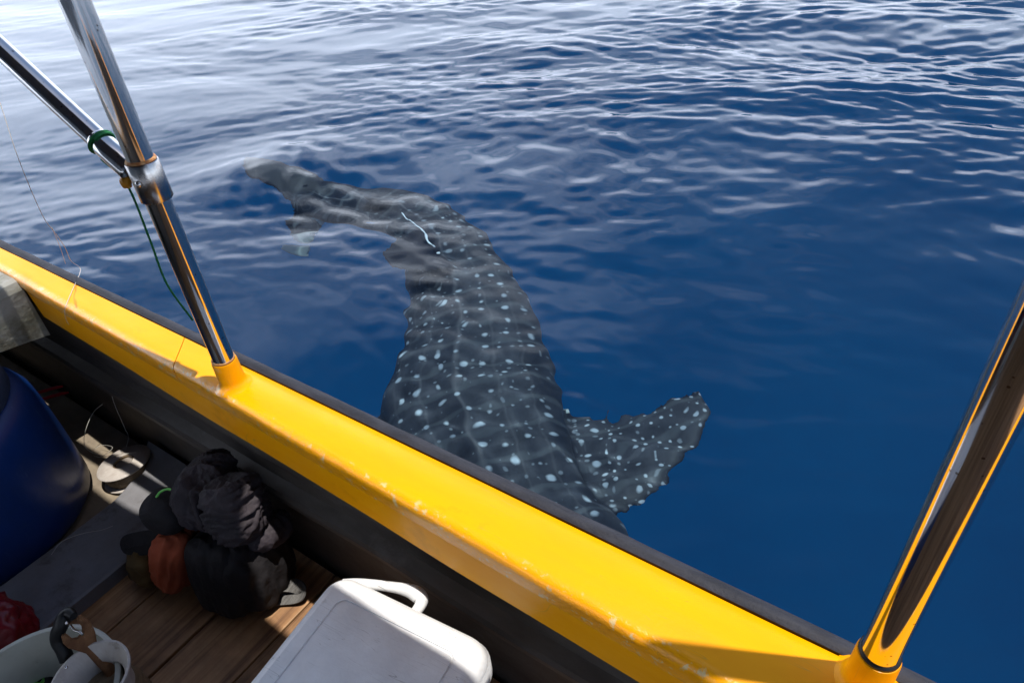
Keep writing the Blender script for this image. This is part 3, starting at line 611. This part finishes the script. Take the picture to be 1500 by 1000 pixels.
mot = N(t, 'ShaderNodeTexNoise', i_Scale=9.0, i_Detail=6.0, i_Roughness=0.62); t.links.new(pv.outputs[0], mot.inputs['Vector'])
skin = ramp(t, mot.outputs[0], [(0.35, (0.020, 0.021, 0.028)), (0.70, (0.058, 0.058, 0.068))])
# faint pale bars across the back
wv = N(t, 'ShaderNodeTexWave', i_Scale=2.6, i_Distortion=2.2, i_Detail=2.0); wv.inputs['Detail Scale'].default_value = 2.0; t.links.new(pv.outputs[0], wv.inputs['Vector'])
wr = ramp(t, wv.outputs['Fac'], [(0.86, (0, 0, 0)), (0.98, (0.35, 0.35, 0.35))])
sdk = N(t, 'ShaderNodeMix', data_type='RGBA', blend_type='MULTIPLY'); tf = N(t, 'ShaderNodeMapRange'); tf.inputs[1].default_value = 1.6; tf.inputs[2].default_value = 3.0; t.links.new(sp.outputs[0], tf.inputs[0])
t.links.new(tf.outputs[0], sdk.inputs[0]); t.links.new(skin.outputs[0], sdk.inputs[6]); sdk.inputs[7].default_value = (0.28, 0.32, 0.42, 1); skin_out = sdk.outputs[2]  # skin darkened and blued towards the tail, standing in for water haze
m1 = N(t, 'ShaderNodeMix', data_type='RGBA'); t.links.new(wr.outputs[0], m1.inputs[0]); t.links.new(skin_out, m1.inputs[6]); m1.inputs[7].default_value = (0.11, 0.115, 0.12, 1)
ac = N(t, 'ShaderNodeAttribute', attribute_name='across'); prev_ = m1.outputs[2]
for c0, wd, st0 in ((0.0, 0.045, 0.50), (0.42, 0.026, 0.26), (-0.42, 0.026, 0.26), (0.74, 0.022, 0.22), (-0.74, 0.022, 0.22)):          # ridges running down the back
    sb1 = N(t, 'ShaderNodeMath', operation='SUBTRACT'); sb1.inputs[1].default_value = c0; t.links.new(ac.outputs['Fac'], sb1.inputs[0])
    ab1 = N(t, 'ShaderNodeMath', operation='ABSOLUTE'); t.links.new(sb1.outputs[0], ab1.inputs[0])
    mr1 = N(t, 'ShaderNodeMapRange'); mr1.inputs[1].default_value = 0.0; mr1.inputs[2].default_value = wd; mr1.inputs[3].default_value = st0; mr1.inputs[4].default_value = 0.0; t.links.new(ab1.outputs[0], mr1.inputs[0])
    mm = N(t, 'ShaderNodeMix', data_type='RGBA'); t.links.new(mr1.outputs[0], mm.inputs[0]); t.links.new(prev_, mm.inputs[6]); mm.inputs[7].default_value = (0.135, 0.125, 0.13, 1); prev_ = mm.outputs[2]
m2 = N(t, 'ShaderNodeMix', data_type='RGBA'); t.links.new(fm.outputs[0], m2.inputs[0]); t.links.new(prev_, m2.inputs[6]); m2.inputs[7].default_value = (0.38, 0.41, 0.44, 1)
bel = N(t, 'ShaderNodeMapRange'); bel.inputs[1].default_value = -0.6; bel.inputs[2].default_value = -1.4; t.links.new(sp.outputs[2], bel.inputs[0])
m3 = N(t, 'ShaderNodeMix', data_type='RGBA'); t.links.new(bel.outputs[0], m3.inputs[0]); t.links.new(m2.outputs[2], m3.inputs[6]); m3.inputs[7].default_value = (0.45, 0.50, 0.46, 1)
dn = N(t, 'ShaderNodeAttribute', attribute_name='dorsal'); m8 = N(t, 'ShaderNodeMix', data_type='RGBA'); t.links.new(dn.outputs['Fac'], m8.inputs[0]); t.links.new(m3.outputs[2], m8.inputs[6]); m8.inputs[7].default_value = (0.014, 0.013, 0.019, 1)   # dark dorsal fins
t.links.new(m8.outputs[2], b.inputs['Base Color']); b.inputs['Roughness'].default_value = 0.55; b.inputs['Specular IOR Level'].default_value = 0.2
sme.materials.clear()
sh = empty('whale_shark', ctr[5]); tag(sh, 'spotted grey whale shark swimming just under the water beside the boat', 'whale shark')
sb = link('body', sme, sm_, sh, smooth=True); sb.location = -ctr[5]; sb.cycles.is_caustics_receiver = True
sc_pts = [und(588, 308, .21), und(596, 317, .185), und(602, 320, .175), und(610, 331, .165), und(621, 338, .16), und(628, 351, .158), und(638, 360, .158)]
scp = catmull(sc_pts, 5); scar = tube('pale_scar', [p-ctr[5] for p in scp], 0.003, M['scar'], sh, seg=8, radii=[0.0020+0.0030*abs(math.sin(i*0.9))*(0.4+0.6*i/len(scp)) for i in range(len(scp))])
nick = blob('pale_nick', und(643, 367, .165)-ctr[5], (0.011, 0.008, 0.006), M['scar'], sh, amp=0.003, freq=90, seg=20); nick.cycles.is_caustics_receiver = True
tag(scar, 'thin white line along the dorsal fin')
scar.cycles.is_caustics_receiver = True

# ---------------------------------------------------------------- blue barrel
bc = (1.905, 0.430)
br = thing('plastic_barrel', (bc[0], bc[1], 0.11), 'large blue plastic barrel standing behind the grey rib', 'barrel')
R0 = 0.262
prof = [(R0*0.86, 0.0), (R0*0.95, 0.008), (R0, 0.03), (R0*1.006, 0.12), (R0*1.008, 0.20), (R0*1.004, 0.30), (R0*0.998, 0.35),
        (R0*0.985, 0.40), (R0*0.94, 0.435), (R0*0.86, 0.452), (R0*0.80, 0.456)]
lathe('body', [(r, z*0.78) for r, z in prof], M['barrel'], br, seg=72)
lathe('lid', [(r, z-0.452*0.22) for r, z in [(R0*0.79, 0.452), (R0*0.86, 0.4535), (R0*0.875, 0.462), (R0*0.875, 0.498), (R0*0.855, 0.508), (R0*0.78, 0.508), (R0*0.76, 0.500), (0.0, 0.500)]], M['barrel_lid'], br, seg=72)

# ---------------------------------------------------------------- white cooler
cb = (0.612, 0.137, FLOOR); CR = math.radians(6.0)
co_ = thing('cooler', cb, 'white plastic cool box with a scuffed lid beside the yellow gunwale', 'cooler', rz=CR)
def rrect(x0, x1, y0, y1, r, n=8):
    pts = []
    for (cx, cyy, a0) in ((x1-r, y1-r, 0), (x0+r, y1-r, 90), (x0+r, y0+r, 180), (x1-r, y0+r, 270)):
        for k in range(n+1): a = math.radians(a0+90*k/n); pts.append((cx+r*math.cos(a), cyy+r*math.sin(a)))
    return pts
LX0, LX1, LY0, LY1 = -0.158, 0.163, 0.0, 0.47
def rings(name, prof, mat, parent, r0=0.042):
    vs_, fs = [], []; n = None
    for off, z in prof:
        ring = rrect(LX0+off, LX1-off, LY0+off, LY1-off, max(0.008, r0-off*0.55)); n = len(ring); vs_ += [(x, y, z) for x, y in ring]
    for i in range(len(prof)-1):
        for k in range(n): a = i*n+k; b2 = i*n+(k+1) % n; fs.append((a, b2, b2+n, a+n))
    fs.append(tuple(range(n))[::-1]); fs.append(tuple(range((len(prof)-1)*n, len(prof)*n)))
    o = link(name, mesh(vs_, fs), mat, parent); shade(o.data, [i < n*8 for i in range(len(o.data.polygons))]); return o
rings('body', [(0.030, 0.001), (0.026, 0.006), (0.016, 0.270), (0.010, 0.286)], M['blue_body'], co_)
LID = 0.35
lid = rings('lid', [(0.006, 0.287), (0.0, 0.291), (0.0, 0.316), (0.003, 0.321), (0.003, 0.324), (0.004, 0.328), (0.008, 0.340), (0.016, 0.3475), (0.024, LID), (0.046, LID), (0.0468, LID-0.0022), (0.0492, LID-0.0022), (0.050, LID), (0.09, LID+0.0008)], M['white'], co_)
def cl_pt(px, py, z):
    q = L(px, py, z)-np.array(cb); c, s_ = math.cos(-CR), math.sin(-CR); return Vector((q[0]*c-q[1]*s_, q[0]*s_+q[1]*c, q[2]))
hp = [(0.150, 0.012, 0.316), (0.128, 0.001, 0.317), (0.100, -0.009, 0.318), (0.076, -0.016, 0.319), (0.048, -0.023, 0.320), (0.026, -0.026, 0.320), (0.008, -0.022, 0.320), (0.002, -0.011, 0.319), (0.004, 0.010, 0.317)]
tube('handle', catmull(hp, 6), 0.0095, M['white'], co_, seg=14, radii=[0.0085+0.005*math.exp(-((i-33)/8)**2) for i in range(49)])
# ---------------------------------------------------------------- backpack and the cloth bundled on top of it
bp_ = thing('backpack', (1.19, 0.19, FLOOR), 'black and orange backpack slumped on the wooden floor planks', 'backpack')
def bl(x, y, z): return Vector((x-1.19, y-0.19, z-FLOOR))
def bq(px, py, z): return bl(*L(px, py, z))
def cq(px, py, z): return cbl(*L(px, py, z))
blob('main_bag', bl(1.150, 0.160, 0.190), (0.092, 0.080, 0.095), M['black_cloth'], bp_, rot=(0.10, 0.12, 0.25), power=3.4, amp=0.010, freq=11, fold=0.006, ffreq=(34, 34, 8), seed=2, seg=110, ridge=True)
blob('front_flap', bq(328, 838, .195), (0.066, 0.045, 0.094), M['black_cloth'], bp_, rot=(0.22, 0.05, 0.25), power=4.5, amp=0.004, freq=9, fold=0.004, ffreq=(40, 40, 7), seed=9, seg=110, ridge=True)
o = blob('side_panel', bq(262, 812, .205), (0.040, 0.052, 0.082), M['orange_cloth'], bp_, rot=(0.28, -0.30, 0.2), power=3.4, amp=0.006, freq=14, fold=0.007, ffreq=(30, 60, 9), seed=4, seg=110, ridge=True)
tag(o, 'faded orange side panel')
o = blob('side_panel', bq(392, 812, .190), (0.022, 0.036, 0.052), M['orange_cloth'], bp_, rot=(0.1, 0.2, 0.4), power=3.0, amp=0.004, freq=14, fold=0.004, ffreq=(40, 40, 10), seed=6, seg=80)
tag(o, 'faded orange side panel')
blob('shoulder_pad', bq(388, 778, .265), (0.050, 0.050, 0.030), M['purple_cloth'], bp_, rot=(0.40, 0.40, 0.4), power=3.0, amp=0.006, freq=16, fold=0.006, ffreq=(16, 60, 20), seed=12, seg=100, ridge=True)
blob('base_pad', bq(222, 820, .150), (0.040, 0.046, 0.048), M['tan_cloth'], bp_, rot=(0.2, -0.2, 0.2), power=3.4, amp=0.006, freq=14, fold=0.005, ffreq=(30, 30, 30), seed=5, seg=90, ridge=True)
strap_mid = bq(300, 795, .27)
def strap(name, pts, w, th, mat, parent, up=(0, 0, 1)):
    pts = catmull(pts, 6); vs_, fs = [], []
    for i, p in enumerate(pts):
        d = (pts[min(i+1, len(pts)-1)]-pts[max(i-1, 0)]).normalized(); s_ = d.cross(Vector(up)).normalized(); n_ = s_.cross(d)
        for a, c in ((-1, -1), (1, -1), (1, 1), (-1, 1)): vs_.append(p+s_*a*w/2+n_*c*th/2)
    for i in range(len(pts)-1):
        for k in range(4): a = i*4+k; b2 = i*4+(k+1) % 4; fs.append((a, b2, b2+4, a+4))
    fs.append((3, 2, 1, 0)); m_ = len(pts)*4; fs.append((m_-4, m_-3, m_-2, m_-1))
    return link(name, mesh(vs_, fs), mat, parent)
strap('strap', [bq(262, 786, .275), bq(238, 784, .265), bq(205, 788, .245), bq(186, 793, .225), bq(184, 801, .212), bq(205, 803, .212), bq(240, 800, .225)], 0.030, 0.004, M['black_cloth'], bp_, up=(0, 1, 0.6))
strap('waist_strap', [bq(374, 866, .150), bq(390, 860, .140), bq(415, 857, .130), bq(434, 858, .126), bq(443, 866, .121), bq(438, 873, .114), bq(415, 876, .110), bq(388, 878, .112)], 0.030, 0.0028, M['webbing'], bp_, up=(0.55, 0.6, 0.9))
strap('seam_tape', [bq(283, 798, .285), bq(318, 802, .288), bq(352, 800, .285), bq(378, 796, .272)], 0.014, 0.003, M['purple_cloth'], bp_, up=(0, 0.5, 1))
bk = box('buckle', -0.016, 0.016, -0.014, 0.014, -0.004, 0.004, M['buckle'], bp_, bevel=0.0025); bk.location = bq(376, 864, .158); bk.rotation_euler = (0.5, 0.35, 0.7)
for s_ in (-1, 1):
    pr = tube('prong', [(-0.034, 0.006*s_, 0), (-0.014, 0.009*s_, 0)], 0.0032, M['orange_cloth'] if s_ > 0 else M['buckle'], bk, seg=8)
cb_ = thing('cloth_bundle', (1.19, 0.15, 0.30), 'crumpled black cloth bundle with a ruched hem lying on the backpack', 'clothing')
def cbl(x, y, z): return Vector((x-1.19, y-0.15, z-0.30))
blob('crumpled_top', cq(306, 724, .350), (0.052, 0.066, 0.062), M['purple_cloth'], cb_, rot=(0.3, 0.1, 0.5), power=2.3, amp=0.012, freq=13, fold=0.012, ffreq=(24, 24, 12), seed=21, seg=130, ridge=True)
blob('ruched_hem', cq(345, 745, .350), (0.056, 0.054, 0.066), M['purple_cloth'], cb_, rot=(0.35, 0.25, 0.35), power=2.8, amp=0.006, freq=12, fold=0.010, ffreq=(16, 20, 85), seed=31, seg=140, ridge=True)
blob('fold', cq(312, 690, .375), (0.046, 0.034, 0.034), M['purple_cloth'], cb_, rot=(0.1, 0.2, 0.9), power=2.2, amp=0.010, freq=18, fold=0.010, ffreq=(20, 60, 24), seed=17, seg=110, ridge=True)
blob('fold', cq(357, 712, .375), (0.034, 0.026, 0.022), M['purple_cloth'], cb_, rot=(0.1, 0.3, 0.3), power=2.2, amp=0.008, freq=22, fold=0.008, ffreq=(20, 60, 24), seed=19, seg=90, ridge=True)
blob('dark_pouch', cq(246, 748, .322), (0.050, 0.048, 0.046), M['black_cloth'], cb_, rot=(0.1, -0.2, 0.3), power=2.5, amp=0.004, freq=9, fold=0.002, ffreq=(30, 30, 30), seed=41, seg=90)
tube('green_piping', catmull([cq(229, 728, .366), cq(235, 720, .374), cq(246, 716, .380), cq(257, 720, .384), cq(266, 728, .386)], 6), 0.0026, M['green'], cb_, seg=8)
# ---------------------------------------------------------------- handline spool and loose line
sp0 = L(183, 678, .16)
spo = thing('line_spool', (sp0[0], sp0[1], 0.112), 'white disc spool of fishing line lying by the blue barrel', 'spool')
tl = Matrix.Rotation(math.radians(7), 3, 'Y')
rs = 0.068
lathe('flange', [(0.027, 0.044), (0.027, 0.052), (rs, 0.050), (rs+0.002, 0.047), (rs, 0.044), (0.027, 0.044)], M['reel'], spo, seg=48, tilt=tl)
lathe('flange', [(0.0, 0.001), (rs, 0.001), (rs+0.002, 0.004), (rs, 0.007), (0.0, 0.007)], M['reel'], spo, seg=48, tilt=tl)
lathe('wound_line', [(0.027, 0.0075), (rs-0.010, 0.0075), (rs-0.006, 0.025), (rs-0.010, 0.0435), (0.027, 0.0435)], M['line_coil'], spo, seg=48, tilt=tl)
lathe('hub', [(0.0265, 0.008), (0.0265, 0.050), (0.0235, 0.050), (0.0235, 0.012), (0.0, 0.012)], M['line_coil'], spo, seg=32, tilt=tl)
def lp(px, py, z): return Vector(on(px, py, z))
fl = empty('fishing_line', lp(117, 398, GUN_Z+0.004)); tag(fl, 'thin clear fishing line trailing over the gunwale down to the white spool', 'fishing line')
F0 = lp(117, 398, GUN_Z+0.004)
def ln(name, pts, r=0.0007): return tube(name, [p-F0 for p in catmull(pts, 6)], r, M['line'], fl, seg=5)
o_ = W(1.87, -0.027, GUN_Z)
ln('strand', [lp(0, 150, 1.10), lp(28, 235, 1.00), lp(62, 315, .86), lp(80, 340, .80), lp(95, 362, .74), lp(104, 382, .69), lp(116, 391, GUN_Z+.006), lp(117, 400, GUN_Z+.002), lp(106, 425, GUN_Z+.0015), lp(97, 446, GUN_Z+.0015),
              lp(95, 455, GUN_Z-.015), lp(96, 465, .60), lp(102, 476, .56), lp(122, 490, .50), lp(145, 508, .45), lp(160, 530, .38), lp(164, 580, .30), lp(182, 625, .20), lp(188, 640, .18), lp(184, 658, .175)])
ln('strand', [lp(76, 333, .82), lp(88, 362, .74), lp(96, 386, .68)], 0.0005)
ln('loop', [lp(150, 592, .22), lp(138, 602, .22), lp(128, 622, .2), lp(123, 643, .17), lp(128, 658, .15), lp(150, 667, .15), lp(178, 665, .172), lp(200, 662, .172)])
ln('loop', [lp(135, 660, .13), lp(148, 652, .13), lp(165, 655, .15), lp(150, 668, .14), lp(138, 668, .125)], 0.0005)
ln('loop', [lp(75, 812, .16), lp(88, 795, .17), lp(105, 786, .17), lp(125, 780, .17), lp(148, 776, .145), lp(165, 770, .145)], 0.0005)

# ---------------------------------------------------------------- bucket and what is in it
RIM = 0.32
kc = (1.128, 0.592)
bu = thing('bucket', (kc[0], kc[1], FLOOR), 'dirty white plastic bucket holding tools on the floor planks', 'bucket')
hB = RIM-FLOOR; rB = 0.148
lathe('shell', [(0.0, 0.0), (0.118, 0.0), (0.122, 0.004), (rB-0.004, hB-0.02), (rB+0.004, hB-0.018), (rB+0.006, hB-0.002), (rB+0.003, hB), (rB-0.003, hB-0.001), (rB-0.006, hB-0.02), (0.117, 0.006), (0.0, 0.006)], M['bucket'], bu, seg=72)
for a in (0.6, 3.74):
    lathe('handle_lug', [(0.0, 0.012), (0.010, 0.011), (0.012, 0.0)], M['bucket'], bu, centre=((rB+0.002)*math.cos(a), (rB+0.002)*math.sin(a), hB-0.035), seg=14, tilt=Matrix.Rotation(a, 3, 'Z') @ Matrix.Rotation(math.pi/2, 3, 'Y'))
# handline reel leaning in the bucket
q0 = L(150, 992, .33)
re_ = thing('handline_reel', (q0[0], q0[1], FLOOR+0.008), 'white flared plastic handline reel standing in the bucket', 'fishing reel')
hR = 0.245
lathe('drum', [(0.050, 0.0), (0.062, 0.004), (0.062, 0.012), (0.052, 0.022), (0.050, hR-0.05), (0.057, hR-0.018), (0.066, hR-0.004), (0.066, hR), (0.062, hR+0.001), (0.053, hR-0.014), (0.044, hR-0.03), (0.044, 0.01), (0.0, 0.008)], M['reel'], re_, seg=56, tilt=Matrix.Rotation(math.radians(-3), 3, 'X'))
lathe('wound_line', [(0.0505, 0.03), (0.056, 0.05), (0.057, hR-0.08), (0.0505, hR-0.055)], M['line_coil'], re_, seg=48, tilt=Matrix.Rotation(math.radians(-3), 3, 'X'))
# rusty open-ended spanner
def outline_solid(name, pts, th, mat, parent, bevel=0.0025):
    bm = bmesh.new(); vv = [bm.verts.new((x, y, -th/2)) for x, y in pts]; fc = bm.faces.new(vv)
    ex = bmesh.ops.extrude_face_region(bm, geom=[fc]); bmesh.ops.translate(bm, vec=(0, 0, th), verts=[g for g in ex['geom'] if isinstance(g, bmesh.types.BMVert)])
    bmesh.ops.recalc_face_normals(bm, faces=bm.faces)
    bmesh.ops.bevel(bm, geom=[e for e in bm.edges if abs(e.calc_face_angle(0)) > 0.9], offset=bevel, segments=2, affect='EDGES', clamp_overlap=True)
    return bm_obj(name, bm, mat, parent)
def frame_obj(o, origin, xdir, ydir):
    x = Vector(xdir).normalized(); z = x.cross(Vector(ydir)).normalized(); y = z.cross(x)
    m_ = Matrix((x, y, z)).transposed().to_4x4(); m_.translation = Vector(origin); o.matrix_world = m_
WZ = 0.375
head_c = Vector(on(115, 928, WZ)); shaft_e = Vector(on(100, 1005, WZ-0.05)); tipdir = (head_c-shaft_e).normalized()
pr1 = Vector(on(131, 915, WZ)); sdir = (pr1-head_c)
wr_ = empty('spanner', head_c); tag(wr_, 'rusty open-ended spanner sticking up out of the bucket', 'spanner')
arc = []
for a in range(-58, 239, 12): arc.append((0.0235*math.cos(math.radians(a-0)), 0.0235*math.sin(math.radians(a-0))))
# head: ring open towards +y, shaft towards -y
head_pts = [(-0.010, -0.20), (0.010, -0.20), (0.0105, -0.035), (0.0195, -0.016), (0.0245, 0.0), (0.0245, 0.012), (0.0205, 0.024), (0.0145, 0.0275), (0.0105, 0.020), (0.0108, 0.008), (0.006, -0.001), (-0.004, -0.003),
            (-0.0105, 0.002), (-0.0120, 0.014), (-0.0150, 0.019), (-0.0205, 0.015), (-0.0245, 0.004), (-0.0235, -0.008), (-0.0185, -0.018), (-0.0105, -0.035)]
ws = outline_solid('jaw_and_shaft', head_pts, 0.009, M['wrench'], wr_)
frame_obj(wr_, head_c, sdir, tipdir)
# black-handled knife next to it
kn = empty('knife', Vector(on(88, 925, WZ))); tag(kn, 'black hooked knife handle sticking up beside the rusty spanner', 'knife')
K0 = Vector(on(88, 925, WZ))
hpts = [on(108, 902, WZ+.035), on(101, 897, WZ+.033), on(94, 903, WZ+.028), on(90, 915, WZ+.018), on(85, 926, WZ+.006), on(85, 938, WZ-.008), on(92, 950, WZ-.022), on(98, 965, WZ-.04)]
tube('handle', [Vector(p)-K0 for p in catmull(hpts, 6)], 0.009, M['buckle'], kn, seg=14, radii=[0.0065+0.0055*math.sin(min(1, i/14)*math.pi/2) for i in range(43)])
bp2 = [Vector(on(98, 965, WZ-.04)), Vector(on(104, 990, WZ-.09)), Vector(on(108, 1010, WZ-.15))]
strap('blade', [p-K0 for p in bp2], 0.016, 0.002, M['steel'], kn, up=(0.3, 1, 0.2))
for (px, py, z) in ((97.5, 912, WZ+.035), (97, 977, WZ-.01)): 
    c_ = Vector(on(px, py, z))-K0; blob('rivet', c_, (0.003, 0.003, 0.003), M['steel'], kn, amp=0.0, seg=12, power=2)
tube('edge', catmull([Vector(on(103, 915, WZ+.02))-K0, Vector(on(109, 922, WZ+.017))-K0, Vector(on(117, 925, WZ+.016))-K0, Vector(on(121, 929, WZ+.015))-K0], 5), 0.0022, M['steel'], kn, seg=8)
# dark float with a green ring in the bottom of the bucket
fc_ = L(54, 992, .22)
ft = thing('fishing_float', (fc_[0], fc_[1], FLOOR+0.007), 'black oval float with a green ring inside the bucket', 'float')
blob('float_body', (0, 0, 0.055), (0.040, 0.034, 0.055), M['buckle'], ft, amp=0.002, freq=20, seg=36, power=2.2)
lathe('ring', [(0.008, 0.0), (0.014, 0.004), (0.016, 0.0), (0.014, -0.003), (0.008, 0.0)], M['green'], ft, centre=(-0.004, 0.006, 0.111), seg=24, tilt=Matrix.Rotation(0.35, 3, 'X'))

# ---------------------------------------------------------------- red bits
rb0 = L(-8, 925, .20)
rb = thing('plastic_bag', (rb0[0], rb0[1], 0.14), 'crumpled red plastic bag on the grey rib beside the bucket', 'bag')
blob('film', (0.006, 0, 0.055), (0.070, 0.060, 0.058), M['red_bag'], rb, amp=0.012, freq=18, fold=0.010, ffreq=(40, 40, 20), seg=72, seed=51, ridge=True)
for (pa, pb) in (((46, 573.5), (92, 565.5)), ((58, 581.5), (100, 574.5))):
    a = Vector(on(*pb, 0.185)); d = (Vector(on(*pa, 0.185))-a); d.normalize()
    o = empty('red_rod', a+d*0.42); tag(o, 'thin red rod poking out from behind the blue barrel', 'rod', 'red rods behind the barrel')
    tube('shaft', [-d*0.42, -d*0.40, Vector((0, 0, -0.058))], 0.005, M['red'], o, seg=12, radii=[0.0035, 0.005, 0.005])
